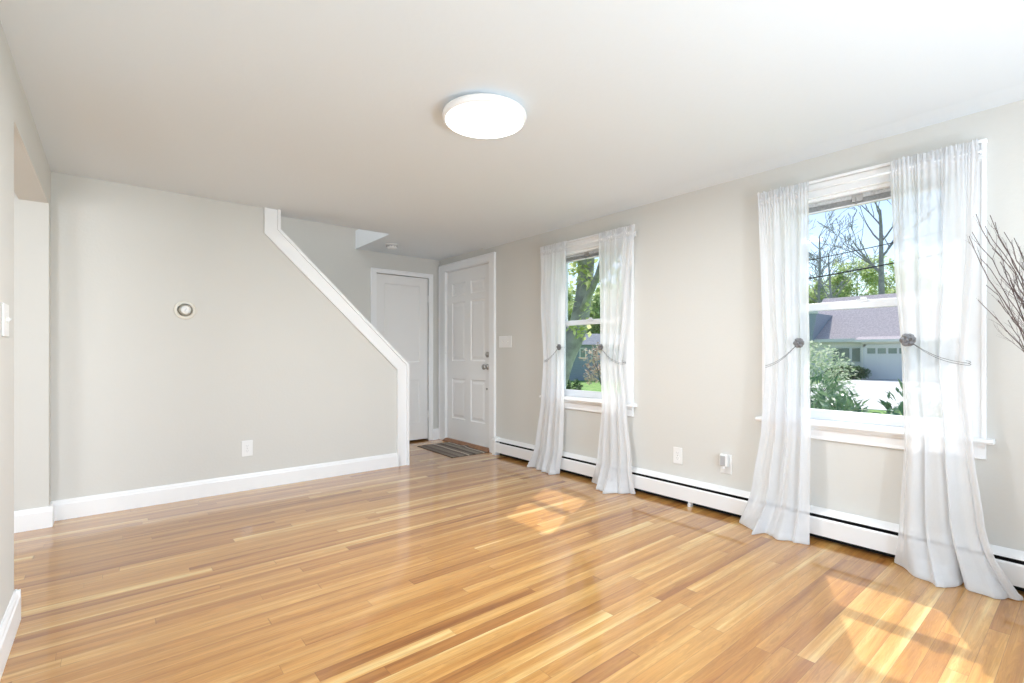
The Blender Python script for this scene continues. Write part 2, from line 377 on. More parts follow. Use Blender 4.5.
# white band that edges the stair wall (vertical, slope, vertical)
def band(off0, off1, y0, y1):
    """strip parallel to the wall edge between two inward offsets; offsets measured from the outer edge"""
    out = [(2.183, 0), (2.183, .955), (1.047, 2.055), (1.047, H)]
    def off(d):
        dx, dz = out[2][0]-out[1][0], out[2][1]-out[1][1]; l = math.hypot(dx, dz); nx, nz = dz/l, -dx/l   # slope normal
        nx, nz = (-abs(nx), -abs(nz))
        x_a = 2.183-d; x_b = 1.047-d
        px, pz = out[1][0]+nx*d, out[1][1]+nz*d
        m_ = dz/dx
        return [(x_a, 0), (x_a, pz+m_*(x_a-px)), (x_b, pz+m_*(x_b-px)), (x_b, H)]
    a, b2 = off(off0), off(off1)
    bm = B()
    for k in range(3):
        prism(bm, [a[k], a[k+1], b2[k+1], b2[k]], 'y', y0, y1)
    bmesh.ops.remove_doubles(bm, verts=bm.verts[:], dist=1e-5)
    return bm
t1 = empty('trim_1', (0, 0, 0), kind='structure')
obj('cap_board', band(0, .022, YK-.035, YK+.16), 'trim', t1)
obj('face_board', band(.016, .105, YK-.018, YK+.002), 'trim', t1)
obj('edge_bead', band(.098, .116, YK-.027, YK+.002), 'trim', t1)

def baseboard(name, p0, p1, hh, inward, th=.018):
    """p0,p1 floor endpoints on the wall face, inward = unit vector to the room"""
    p0, p1, n = Vector((*p0, 0)), Vector((*p1, 0)), Vector((*inward, 0))
    prof = [(0, 0), (th, 0), (th, hh-.028), (th*.75, hh-.02), (th*.7, hh-.012), (th*.35, hh), (0, hh)]
    bm = B(); A = [bm.verts.new(p0+n*a+Vector((0, 0, z))) for a, z in prof]; D = [bm.verts.new(p1+n*a+Vector((0, 0, z))) for a, z in prof]
    bm.faces.new(A); bm.faces.new(D[::-1])
    for i in range(len(prof)):
        j = (i+1) % len(prof); bm.faces.new((A[i], A[j], D[j], D[i]))
    return struct(name, bm, 'trim')
baseboard('baseboard_stair_wall', (XL, YK), (2.095, YK), .125, (0, -1))
baseboard('baseboard_left', (XL, YF), (XL, 2.743), .125, (1, 0))
baseboard('baseboard_left_end', (XL+.018, 2.725), (XL-.13, 2.725), .125, (0, 1))
baseboard('baseboard_jamb', (-2.7, 4.10), (XL+.018, 4.10), .125, (0, -1))
baseboard('baseboard_jamb_side', (XL, 4.09), (XL, YK-.005), .125, (1, 0))
baseboard('baseboard_back', (3.04, YB), (XR-.015, YB), .13, (0, -1))
baseboard('baseboard_front', (XL, YF), (XR, YF), .125, (0, 1))

# ================================================================ windows
def sash(parent, name, x0, x1, z0, z1, y, top, bot, stile=.045, th=.03):
    bm = B()
    box(bm, x0, x0+stile, y, y+th, z0, z1); box(bm, x1-stile, x1, y, y+th, z0, z1)
    box(bm, x0+stile, x1-stile, y, y+th, z0, z0+bot); box(bm, x0+stile, x1-stile, y, y+th, z1-top, z1)
    s = obj(name, bm, 'vinyl', parent, bevel=.003)
    g = B(); box(g, x0+stile-.004, x1-stile+.004, y+th*.5, y+th*.5+.003, z0+bot-.004, z1-top+.004)
    obj('glass', g, 'glass', s)
    return s
def window(name, yc):
    r = empty(name, (XR, yc, 0), -math.pi/2, kind='structure')
    c = B()
    for sx in (-1, 1):
        a, b2 = sorted((sx*.41, sx*.50)); box(c, a, b2, -.018, 0, .66, 1.955)
        a, b2 = sorted((sx*.485, sx*.502)); box(c, a, b2, -.026, 0, .66, 2.045)
    box(c, -.50, .50, -.0175, 0, 1.955, 2.035); box(c, -.505, .505, -.03, 0, 2.035, 2.052); box(c, -.5, .5, -.0225, 0, 1.953, 1.963)
    obj('casing', c, 'trim', r, bevel=.003)
    j = B()
    for sx in (-1, 1):
        a, b2 = sorted((sx*.383, sx*.414)); box(j, a, b2, -.001, T+.01, .66, 1.962)
        a, b2 = sorted((sx*.365, sx*.3835)); box(j, a, b2, .03, .055, .66, 1.94)
    box(j, -.383, .383, -.001, T+.01, 1.936, 1.962); box(j, -.414, .414, .02, T+.04, .63, .672)
    obj('window_frame', j, 'trim', r, bevel=.002)
    s = B(); prism(s, [(-.052, .642), (.03, .642), (.03, .665), (-.052, .665), (-.06, .6535)], 'x', -.53, .53)
    obj('window_sill', s, 'trim', r, bevel=.003)
    a = B(); prism(a, [(-.018, .568), (0, .562), (0, .642), (-.028, .642), (-.028, .628), (-.02, .618), (-.016, .585)], 'x', -.50, .50)
    obj('apron', a, 'trim', r, bevel=.002)
    sash(r, 'lower_sash', -.378, .378, .672, 1.352, .062, .042, .058)
    sash(r, 'upper_sash', -.378, .378, 1.318, 1.936, .098, .04, .04)
    lk = B(); box(lk, -.03, .03, .052, .066, 1.345, 1.358); box(lk, -.008, .02, .045, .06, 1.356, 1.368)
    obj('sash_lock', lk, 'vinyl', r, bevel=.002)
    return r
wins = [window('window_1', 2.835), window('window_2', .855)]
def added_rear_window():  # unseen window, added to carry the fill from behind the camera
    r = empty('window_added', (1.45, YF, 0), math.pi, kind='structure')
    c = B()
    for sx in (-1, 1):
        a, b2 = sorted((sx*1.29, sx*1.39)); box(c, a, b2, -.02, 0, .5, 2.0)
    box(c, -1.39, 1.39, -.02, 0, 2.0, 2.1); box(c, -1.42, 1.42, -.05, 0, .46, .5); box(c, -.03, .03, .02, .06, .5, 2.0)
    obj('window_frame', c, 'trim', r, bevel=.003)
    return r
added_rear_window()

# ================================================================ doors
def paneled(w, h, t, panels, raised=True):
    bm = B(); x0, x1 = -w/2, w/2
    xs = sorted({x0, x1} | {p[0] for p in panels} | {p[1] for p in panels}); zs = sorted({0, h} | {p[2] for p in panels} | {p[3] for p in panels})
    for i in range(len(xs)-1):
        for j in range(len(zs)-1):
            cx, cz = (xs[i]+xs[i+1])/2, (zs[j]+zs[j+1])/2
            if any(p[0] < cx < p[1] and p[2] < cz < p[3] for p in panels): continue
            bm.faces.new([bm.verts.new((xs[a], 0, zs[b2])) for a, b2 in ((i, j), (i+1, j), (i+1, j+1), (i, j+1))])
    for p in panels:
        seq = [(0, 0), (.010, .009), (.024, .010), (.05, .003)] if raised else [(0, 0), (.012, .009)]
        prev = None
        for ins, dp in seq:
            ring = [bm.verts.new((x, dp, z)) for x, z in ((p[0]+ins, p[2]+ins), (p[1]-ins, p[2]+ins), (p[1]-ins, p[3]-ins), (p[0]+ins, p[3]-ins))]
            if prev:
                for k in range(4): bm.faces.new((prev[k], prev[(k+1) % 4], ring[(k+1) % 4], ring[k]))
            prev = ring
        bm.faces.new(prev)
    v = lambda *a: bm.verts.new(a)
    bm.faces.new([v(x0, t, 0), v(x0, t, h), v(x1, t, h), v(x1, t, 0)])
    for xx in (x0, x1): bm.faces.new([v(xx, 0, 0), v(xx, t, 0), v(xx, t, h), v(xx, 0, h)])
    for zz in (0, h): bm.faces.new([v(x0, 0, zz), v(x1, 0, zz), v(x1, t, zz), v(x0, t, zz)])
    bmesh.ops.remove_doubles(bm, verts=bm.verts[:], dist=1e-5)
    return bm
# front door: leaf 4.20..5.09 along the window wall
d1 = empty('door_1', (XR, 4.645, 0), -math.pi/2, kind='structure')
cols = [(-.335, -.055), (.055, .335)]; rows = [(.25, .725), (.935, 1.625), (1.705, 1.85)]
obj('door_slab', paneled(.884, 2.0, .04, [(*c_, *r_) for c_ in cols for r_ in rows]), 'door', d1, loc=(0, .012, .036))
c = B()
for sx in (-1, 1):
    a, b2 = sorted((sx*.446, sx*.545)); 
    if sx < 0: a = -.58
    box(c, a, b2, -.022, 0, 0, 2.047); box(c, *sorted((sx*.535, sx*.548)) , -.03, 0, 0, 2.127) if sx > 0 else box(c, -.583, -.57, -.03, 0, 0, 2.127)
box(c, -.58, .545, -.022, 0, 2.047, 2.122); box(c, -.583, .549, -.031, 0, 2.11, 2.13)
obj('casing', c, 'trim', d1, bevel=.003)
j = B(); box(j, -.46, -.444, -.001, T, 0, 2.055); box(j, .444, .46, -.001, T, 0, 2.055); box(j, -.46, .46, -.001, T, 2.04, 2.06); box(j, -.46, .46, .06, T, .03, 2.055)
obj('door_frame', j, 'trim', d1)
th = B(); prism(th, [(-.055, 0), (T, 0), (T, .034), (-.01, .034), (-.05, .012)], 'x', -.455, .455)
obj('threshold', th, 'wood_thresh', d1, bevel=.002)
def knob(parent, name, x, z, prof, n=24):
    b = B(); lathe(b, prof, n, 'y', (x, .012, z)); return obj(name, b, 'chrome', parent, smooth=True)
kp = [(.0, 0), (.031, -.001), (.032, -.006), (.026, -.010), (.012, -.012), (.011, -.030), (.017, -.036), (.027, -.044), (.030, -.055), (.027, -.066), (.016, -.072), (0, -.073)]
knob(d1, 'door_knob', .385, .912, kp)
knob(d1, 'deadbolt', .385, 1.045, [(0, 0), (.031, -.001), (.031, -.012), (.026, -.016), (.012, -.018), (.010, -.028), (0, -.029)])
knob(d1, 'door_chain_stud', .372, .672, [(0, 0), (.011, -.001), (.011, -.008), (.006, -.014), (0, -.015)], 16)
for hz_ in (1.85, 1.09, .32):
    b = B(); tube(b, [(-.447, -.006, hz_-.045), (-.447, -.006, hz_+.045)], .007, 10); tube(b, [(-.447, -.006, hz_+.045), (-.447, -.006, hz_+.053)], .005, 8)
    box(b, -.47, -.43, -.0235, .0115, hz_-.045, hz_+.045) if False else None
    obj('hinge', b, 'door', d1, smooth=False)
# closet door in the far wall
d2 = empty('door_2', (2.648, YB, 0), 0, kind='structure')
obj('door_slab', paneled(.665, 1.945, .035, [(-.235, .225, .205, .72), (-.235, .225, .93, 1.845)], raised=False), 'door', d2, loc=(0, .008, .022))
c = B(); box(c, -.395, -.335, -.018, 0, 0, 1.972); box(c, .335, .385, -.018, 0, 0, 1.972); box(c, -.395, .385, -.018, 0, 1.972, 2.015)
box(c, -.40, -.388, -.024, 0, 0, 2.02); box(c, .38, .392, -.024, 0, 0, 2.02); box(c, -.40, .392, -.0245, 0, 2.01, 2.022)
obj('casing', c, 'trim', d2, bevel=.002)
for hz_ in (1.72, .32):
    b = B(); tube(b, [(.333, -.003, hz_-.04), (.333, -.003, hz_+.04)], .006, 10); obj('hinge', b, 'door', d2)
b = B(); lathe(b, kp, 20, 'y', (-.29, .008, .95)); obj('door_knob', b, 'chrome', d2, smooth=True)

# ================================================================ baseboard heater
hr = empty('baseboard_heater', (XR, 1.4, 0), label='long white hot-water baseboard heater running under both windows', cat='heater')
y0, y1 = YF+.03-1.4, 4.03-1.4
pr = B(); prism(pr, [(0, .010), (0, .175), (-.006, .178), (-.056, .158), (-.060, .150), (-.054, .150), (-.008, .165), (-.008, .010)], 'y', y0, y1)
obj('back_panel', pr, 'heater', hr)
fp = B(); prism(fp, [(-.066, .034), (-.066, .124), (-.060, .133), (-.056, .131), (-.061, .122), (-.061, .034)], 'y', y0, y1)
obj('front_panel', fp, 'heater', hr)
ct = B(); box(ct, -.052, -.0085, y0, y1, .055, .112); box(ct, -.0095, -.0082, y0, y1, 0, .164)  # fins, plus a black plate standing in for shade in the slots
obj('fins_and_gap_shade', ct, 'black', hr)
ec = B(); prism(ec, [(0, 0), (0, .182), (-.008, .186), (-.064, .166), (-.070, .155), (-.070, 0)], 'y', y1-.002, y1+.05)
obj('end_cap', ec, 'heater', hr, bevel=.003)
for yy in (.42,):
    ft = B(); box(ft, -.058, -.03, yy, yy+.02, 0, .05); box(ft, -.063, -.057, yy, yy+.02, 0, .018)
    obj('bracket_foot', ft, 'heater', hr)
for yy in (1.18, -.9):
    jp = B(); box(jp, -.0685, -.064, yy, yy+.045, .036, .128); obj('joint_cover', jp, 'heater', hr, bevel=.001)

# ================================================================ curtains
def lerp_keys(keys, z):
    """keys sorted by falling z: (z, values...)"""
    if z >= keys[0][0]: return keys[0][1:]
    for a, b2 in zip(keys, keys[1:]):
        if z >= b2[0]:
            t = (a[0]-z)/(a[0]-b2[0]); t = t*t*(3-2*t)*.5 + t*.5
            return tuple(p+(q-p)*t for p, q in zip(a[1:], b2[1:]))
    return keys[-1][1:]
def curtain(loc_y, keys, hem, folds, seed, label, nest=.19):
    """keys: z, y_outer, y_inner, x, amplitude.   hem: list of (s, x, y) on the floor"""
    rr = random.Random(seed); ph = [rr.uniform(0, 6.28) for _ in range(6)]
    fr = [rr.uniform(.8, 1.2) for _ in range(3)]
    NS = 180; zs = []
    z = 2.038
    while z > 1.95: zs.append(z); z -= .008
    while z > .06: zs.append(z); z -= .022
    zs += [.06, .045, .03, .018, .009, .004]
    def hemp(s):
        for a, b2 in zip(hem, hem[1:]):
            if s <= b2[0]:
                t = (s-a[0])/(b2[0]-a[0]); return Vector((a[1]+(b2[1]-a[1])*t, a[2]+(b2[2]-a[2])*t))
        return Vector(hem[-1][1:3])
    k0 = keys[-1][1:]
    def pt(s, z, off=0.0):
        yo, yi, xc, am = lerp_keys(keys, z)
        w = s + .018*math.sin(2*math.pi*s*3*fr[0]+ph[0]) * min(1, s*6, (1-s)*6)
        y = yo+(yi-yo)*w
        drift = .5*math.sin(z*1.7+ph[3])
        big = math.sin(2*math.pi*folds*s*fr[1]+ph[1]+drift)*.62 + math.sin(2*math.pi*folds*1.73*s+ph[2]-drift)*.38
        fine = math.sin(2*math.pi*folds*5.2*s+ph[4]+3*math.sin(9*s+ph[5]))
        topness = max(0, min(1, (z-1.62)/.36))**1.5
        x = xc + am*(big*(1-.55*topness) + fine*(.015+.42*topness))
        y += am*.35*math.cos(2*math.pi*folds*s*fr[1]+ph[1]+1.0)*(1-topness)*min(1, s*8, (1-s)*8)
        zz = z
        if z > 1.99:      # ruffled heading above the rod
            k = (z-1.99)/.045; x += .008*k*math.sin(s*170+ph[4]) + .005*k*math.sin(s*310); zz = z + .012*k*noise.noise(Vector((s*38, seed, 0)))
        elif z > 1.965: x = xc + (x-xc)*.5 - (.004 if am else 0)
        if z < nest:
            k = (nest-z)/nest; k = k*k*(1.6-.6*k) if z > .02 else 1
            bx = xc; hp = hemp(s)
            yb = k0[0]+(k0[1]-k0[0])*s
            x += (hp.x-k0[2])*k - am*.3*k*math.sin(2*math.pi*folds*s)
            y += (hp.y-yb)*k
            zz = max(z*(1 - .0*k), .004)
        return Vector((x-off, y-loc_y, zz))
    bm = B()
    grid = [[bm.verts.new(pt(i/NS, z)) for i in range(NS+1)] for z in zs]
    for a, b2 in zip(grid, grid[1:]):
        for i in range(NS): bm.faces.new((a[i], a[i+1], b2[i+1], b2[i]))
    o = obj('curtain', bm, 'sheer', None, smooth=True, label=label, cat='curtain')
    o.location = (0, loc_y, 0)
    for nm, sel in (('hem', [z for z in zs if z <= .10]), ('rod_pocket', [z for z in zs if 1.955 <= z <= 2.0])):
        bm = B(); g2 = [[bm.verts.new(pt(i/NS, z, .0025)) for i in range(NS+1)] for z in sel]
        for a, b2 in zip(g2, g2[1:]):
            for i in range(NS): bm.faces.new((a[i], a[i+1], b2[i+1], b2[i]))
        obj(nm, bm, 'sheer', o, smooth=True)
    return o
XC = 3.055
cA = curtain(3.15, [(2.04, 3.315, 2.995, XC+.01, .010), (1.5, 3.30, 3.005, XC, .018), (1.0, 3.255, 3.01, XC-.005, .020), (.62, 3.285, 3.003, XC-.008, .022), (.26, 3.335, 3.0, XC-.025, .024), (0, 3.40, 3.03, XC-.04, .022)],
        [(0, 3.00, 3.43), (.2, 3.015, 3.33), (.45, 2.985, 3.21), (.75, 2.95, 3.07), (1, 3.03, 3.045)], 4, 3,
        'sheer white curtain beside the front door, left panel of the farther window')
cB = curtain(2.45, [(2.04, 2.27, 2.625, XC+.01, .010), (1.5, 2.325, 2.595, XC, .018), (1.0, 2.375, 2.59, XC-.005, .020), (.62, 2.33, 2.57, XC-.008, .022), (.26, 2.265, 2.592, XC-.025, .024), (0, 2.24, 2.62, XC-.05, .022)],
        [(0, 3.045, 2.24), (.25, 2.99, 2.30), (.6, 2.875, 2.41), (.85, 2.93, 2.52), (1, 3.06, 2.68)], 4, 11,
        'sheer white curtain right of the farther window, pooling on the floor')
cC = curtain(1.2, [(2.04, 1.355, 1.073, XC+.01, .010), (1.4, 1.325, 1.073, XC, .018), (1.0, 1.298, 1.066, XC-.005, .020), (.6, 1.32, 1.06, XC-.008, .024), (.28, 1.36, 1.055, XC-.03, .026), (0, 1.42, 1.05, XC-.05, .022)],
        [(0, 3.05, 1.455), (.3, 2.90, 1.31), (.45, 2.955, 1.268), (.75, 2.93, 1.14), (1, 2.985, 1.04)], 3.4, 5,
        'sheer white curtain left of the nearer window')
cD = curtain(.5, [(2.04, .372, .702, XC+.01, .010), (1.55, .380, .684, XC, .020), (1.0, .412, .650, XC-.005, .022), (.6, .382, .640, XC-.01, .026), (.3, .345, .652, XC-.03, .028), (0, .27, .66, XC-.06, .024)],
        [(0, 3.035, .225), (.22, 2.93, .315), (.42, 3.02, .43), (.58, 2.91, .45), (.72, 2.875, .51), (.88, 3.00, .60), (1, 3.045, .68)], 3.6, 21,
        'sheer white curtain at the right edge, behind the dry twigs')
for yc, lab in ((2.80, 'white curtain rod over the farther window'), (.855, 'white curtain rod over the nearer window')):
    r = empty('curtain_rod', (XR, yc, 1.982), label=lab, cat='curtain rod')
    b = B(); tube(b, [(-.08, -.485, 0), (-.08, .495, 0)], .006, 12); obj('rod', b, 'trim', r, smooth=True)
    for s in (-1, 1):
        b = B(); tube(b, [(-.08, s*.483, 0), (-.072, s*.488, 0), (-.03, s*.488, 0), (-.028, s*.488, 0)], .0055, 10); box(b, -.031, -.018, s*.488-.011, s*.488+.011, -.02, .02)
        obj('bracket', b, 'trim', r)
# raised mini blinds tucked under the window heads
for yc, lab in ((2.835, 'raised mini blind in the head of the farther window'), (.855, 'raised mini blind in the head of the nearer window')):
    r = empty('window_blind', (XR+.052, yc, 1.90), -math.pi/2, label=lab, cat='blind')
    b = B(); box(b, -.362, .362, -.022, .008, .014, .036); obj('head_rail', b, 'blind', r, bevel=.002)
    b = B()
    for i in range(7): box(b, -.36, .36, -.021+.0008*(i % 2), .007, -.012+i*.0036, -.0105+i*.0036)
    obj('slat_stack', b, 'blind', r)
    b = B(); box(b, -.361, .361, -.02, .006, -.022, -.013); obj('bottom_rail', b, 'vinyl', r, bevel=.002)
    b = B(); box(b, -.04, .01, -.027, -.022, -.005, .03); tube(b, [(-.02, -.028, .02), (-.02, -.028, -.02)], .004, 6); obj('cord_lock', b, 'chrome', r)

def tieback(y, z, y_out, z_out, label, flip, size=1.0):
    r = empty('curtain_tieback', (3.014, y, z), -math.pi/2, label=label, cat='tieback', group=None)
    b = B()
    def petal(ang, rad, tilt, sz, dep):
        n = 7; P = []
        ca, sa = math.cos(ang), math.sin(ang)
        rings = []
        for i in range(5):
            u = i/4; row = []
            for k in range(n):
                v = (k/(n-1)-.5)*2
                ww = sz*.62*math.sin(math.pi*(.12+.8*u))**.7
                rr_ = rad*.1 + u*sz; cup = -tilt*u*u*sz + .18*sz*(v*v)
                q = Vector((rr_, v*ww, 0)); y_ = dep + cup
                row.append(b.verts.new((q.x*ca-q.y*sa, y_, q.x*sa+q.y*ca)))
            rings.append(row)
        for a_, c_ in zip(rings, rings[1:]):
            for k in range(n-1): b.faces.new((a_[k], a_[k+1], c_[k+1], c_[k]))
    for k in range(6): petal(k*math.pi/3, .01, .1, .036*size, .0)
    for k in range(5): petal(k*math.pi*.4+.4, .006, .35, .027*size, -.005)
    for k in range(4): petal(k*math.pi*.5+.2, .004, .7, .018*size, -.009)
    lathe(b, [(0, -.020), (.005, -.019), (.008, -.013), (.007, -.006), (.009, .0), (0, .001)], 12, 'y')
    f = obj('flower', b, 'flower', r, smooth=True)
    md = f.modifiers.new('thick', 'SOLIDIFY'); md.thickness = .0016
    for q in range(2):
        b = B(); dz = q*.010
        lx = (y - y_out); zz = z_out-z      # local x runs towards -Y
        pts = [(0, .002, 0)]
        for i in range(1, 11):
            t = i/10; sag = -.022*math.sin(math.pi*t)
            pts.append((lx*t, -.002-.006*math.sin(math.pi*t), (zz)*t + sag - dz*math.sin(math.pi*min(1, t*1.2)*.5)))
        e = pts[-1]; s_ = 1 if lx > 0 else -1
        pts += [(lx+s_*.008, .012, e[2]), (lx+s_*.010, .035, e[2]+.002), (lx+s_*.004, .060, e[2]+.006), (lx*.8, .068, e[2]+.02), (lx*.4, .070, zz*.4), (-s_*.008, .062, 0), (-s_*.016, .03, 0), (-s_*.008, .008, 0)]
        tube(b, pts, .0012, 6); obj('cord', b, 'cord', r, smooth=True)
    return r
tieback(3.028, 1.113, 3.215, .99, 'grey flower tieback on the curtain nearest the front door', 1, .72)
tieback(2.561, 1.109, 2.360, .985, 'grey flower tieback on the right curtain of the farther window', -1, .72)
tieback(1.109, 1.118, 1.288, .985, 'grey flower tieback on the left curtain of the nearer window', 1, .78)
tieback(.618, 1.125, .405, 1.015, 'grey flower tieback on the curtain beside the dry twigs', -1, .88)

# ================================================================ ceiling lamp, smoke detector
r = empty('ceiling_lamp', (1.363, 1.865, H), label='round flat white flush-mount lamp glowing on the ceiling', cat='ceiling lamp')
b = B(); lathe(b, [(0, 0), (.150, 0), (.150, -.017), (.188, -.019), (.196, -.024), (.198, -.034), (.195, -.046), (.189, -.052), (.184, -.053)], 64); obj('lamp_rim', b, 'lamp_rim', r, smooth=True)
b = B(); lathe(b, [(.186, -.0515), (.176, -.0555), (.12, -.0575), (0, -.058)], 64); obj('diffuser', b, 'lamp', r, smooth=True)
r = empty('smoke_detector', (2.29, 4.79, H), label='small round white smoke detector on the ceiling by the stair opening', cat='smoke detector')
b = B(); lathe(b, [(0, 0), (.068, 0), (.068, -.010), (.060, -.012)], 40); obj('base', b, 'plastic', r, smooth=False)
b = B(); lathe(b, [(.052, -.012), (.056, -.020), (.056, -.032), (.046, -.042), (.020, -.044), (0, -.044)], 40); obj('cover', b, 'plastic', r, smooth=True)
for k in range(12):
    a = k*math.pi/6; b = B(); tube(b, [(.0565*math.cos(a+t), .0565*math.sin(a+t), -.026) for t in (-.14, 0, .14)], .004, 5); obj('vent_slot', b, 'grey_plastic', r)

# ================================================================ wall plates
def plate(root, w, h, m='plastic'):
    b = B(); box(b, -w/2, w/2, -.006, 0, -h/2, h/2); return obj('cover_plate', b, m, root, bevel=.003)
def sockets(root):
    for s in (-1, 1):
        b = B(); pts = []
        for k in range(20):
            a = 2*math.pi*k/20; pts.append((.017*math.cos(a), max(-.0125, min(.0125, .0165*math.sin(a)))+s*.0195))
        prism(b, pts, 'y', -.0085, -.004); o = obj('socket', b, 'plastic', root)
        b = B(); box(b, -.0075, -.0055, -.0090, -.0080, s*.0195-.001, s*.0195+.008); box(b, .0055, .0075, -.0090, -.0080, s*.0195, s*.0195+.007)
        lathe(b, [(0, -.0091), (.0025, -.0090), (.0025, -.008)], 10, 'y', (0, 0, s*.0195-.0065)); obj('slot', b, 'grey_plastic', o)
    b = B(); lathe(b, [(0, -.0072), (.003, -.007), (.003, -.005)], 10, 'y'); obj('screw', b, 'chrome', root)
r = empty('power_outlet', (.812, YK, .322), label='white outlet low on the stair wall below the round thermostat', cat='outlet')
plate(r, .078, .122); sockets(r)
r = empty('power_outlet', (XR, 1.953, .325), -math.pi/2, label='white wall outlet with nothing plugged in, between the windows', cat='outlet')
plate(r, .072, .118); sockets(r)
r = empty('power_outlet', (XR, 1.597, .328), -math.pi/2, label='white wall outlet with a small device plugged into it', cat='outlet')
plate(r, .078, .128); sockets(r)
r = empty('plug_in_device', (XR-.009, 1.597, .352), -math.pi/2, label='small grey and white device plugged into an outlet left of the nearer window', cat='plug-in device')
b = B(); box(b, -.026, .026, -.034, 0, -.036, .042); obj('body', b, 'plastic', r, bevel=.007, seg=3)
b = B(); box(b, -.020, .014, -.0365, -.033, -.030, .034); obj('front_face', b, 'grey_plastic', r, bevel=.004)
b = B(); tube(b, [(-.004, -.02, -.034), (-.004, -.02, -.052)], .011, 12); obj('bottle', b, 'vinyl', r, smooth=False)
def toggle(root, x):
    b = B(); box(b, x-.005, x+.005, -.0068, -.0055, -.012, .012); obj('toggle_slot', b, 'cream', root)
    b = B(); prism(b, [(-.006, -.008), (-.016, .004), (-.016, .010), (-.006, .006)], 'x', x-.0038, x+.0038); obj('toggle', b, 'plastic', root, bevel=.001)
    for s in (-1, 1):
        b = B(); lathe(b, [(0, -.0072), (.0028, -.007), (.0028, -.005)], 8, 'y', (x, 0, s*.03)); obj('screw', b, 'plastic', root)
r = empty('light_switch', (XR, 3.94, 1.178), -math.pi/2, label='wide white triple switch plate right of the front door', cat='light switch')
plate(r, .205, .118)
for x in (-.046, 0, .046): toggle(r, x)
r = empty('light_switch', (XL, 2.50, 1.178), math.pi/2, label='white switch plate on the left wall at the photo edge', cat='light switch')
plate(r, .115, .118)
for x in (-.023, .023): toggle(r, x)
r = empty('thermostat', (.41, YK, 1.372), label='round cream thermostat with a metal ring on the stair wall', cat='thermostat')
b = B(); lathe(b, [(0, 0), (.068, -.0005), (.068, -.004), (.062, -.008), (.048, -.009)], 48, 'y'); obj('wall_plate', b, 'cream', r, smooth=True)
b = B(); lathe(b, [(.043, -.006), (.043, -.022), (.038, -.030), (.030, -.033), (.027, -.032)], 48, 'y'); obj('metal_ring', b, 'brass', r, smooth=True)
b = B(); lathe(b, [(.028, -.028), (.028, -.034), (.018, -.038), (0, -.039)], 48, 'y'); obj('dial_cover', b, 'plastic', r, smooth=True)
b = B(); tube(b, [(-.006, -.040, -.012), (.006, -.040, .010)], .0015, 6); obj('pointer', b, 'grey_plastic', r)

# ================================================================ door rug
NX, NY = 30, 44; RW_, RL = .45, .77
b = B(); top = []; bot = []
for i in range(NX+1):
    tr_, br_ = [], []
    for j in range(NY+1):
        x, y = (i/NX-.5)*RW_, (j/NY-.5)*RL
        hgt = .009 + .0012*math.sin(i*1.9) + .002*noise.noise(Vector((x*9, y*9, 0)))
        if x > .06: hgt += .012*math.exp(-((y-.02*math.sin(x*9))/.06)**2)*min(1, (x-.06)/.08)     # ruck near the door
        if min(i, NX-i, j, NY-j) == 0: hgt = .004
        ex = .004*noise.noise(Vector((y*20, i, 3)))
        tr_.append(b.verts.new((x+ex, y+.006*noise.noise(Vector((x*18, j, 5))), hgt))); br_.append(b.verts.new((x+ex, y, .0008)))
    top.append(tr_); bot.append(br_)
for i in range(NX):
    for j in range(NY):
        b.faces.new((top[i][j], top[i+1][j], top[i+1][j+1], top[i][j+1])); b.faces.new((bot[i][j], bot[i][j+1], bot[i+1][j+1], bot[i+1][j]))
for i in range(NX):
    b.faces.new((top[i][0], bot[i][0], bot[i+1][0], top[i+1][0])); b.faces.new((top[i][NY], top[i+1][NY], bot[i+1][NY], bot[i][NY]))
for j in range(NY):
    b.faces.new((top[0][j], top[0][j+1], bot[0][j+1], bot[0][j])); b.faces.new((top[NX][j], bot[NX][j], bot[NX][j+1], top[NX][j+1]))
obj('door_mat', b, 'rug', None, smooth=True, loc=(2.895, 4.575, 0), rot=(0, 0, -.03), label='grey and brown striped woven mat in front of the front door', cat='rug')

# ================================================================ dry twigs in a floor vase (vase itself stands just right of the frame)
VX, VY = 2.80, .02
r = empty('twig_arrangement', (VX, VY, 0), label='tall dry dark twigs fanning up at the right edge', cat='branches')
b = B(); lathe(b, [(0, .002), (.07, .002), (.085, .03), (.10, .22), (.085, .45), (.05, .62), (.045, .68), (.055, .72), (.048, .722), (.038, .68), (.04, .62), (.03, .5), (0, .49)], 32); obj('vase', b, 'vase', r, smooth=True)
rt = random.Random(5)
def twig(bm, p, d, ln, rad, depth, curl):
    pts = [p.copy()]; rs = [rad]; n = 12; q = p.copy(); dd = d.normalized()
    for i in range(n):
        dd = (dd + Vector((rt.gauss(0, .07), rt.gauss(0, .07), rt.gauss(0, .05))) + curl*.04).normalized()
        q = q + dd*ln/n; pts.append(q.copy()); rs.append(rad*(1-.75*(i+1)/n))
        if depth > 0 and i > 2 and rt.random() < .42:
            s = dd + Vector((rt.uniform(-.25, .2), rt.uniform(-.55, .55), rt.uniform(-.1, .35)))
            twig(bm, q, s, ln*rt.uniform(.25, .5)*(1-.4*i/n), rs[-1]*.7, depth-1, curl)
    tube(bm, pts, rs, 5)
def tip(px, py, X):
    l = (px-512)/487.9; rx, ry = l*.7731+.6343, -l*.6343+.7731; d = X/rx
    return Vector((X, ry*d, 1.06-(py-353.2)/487.9*d))
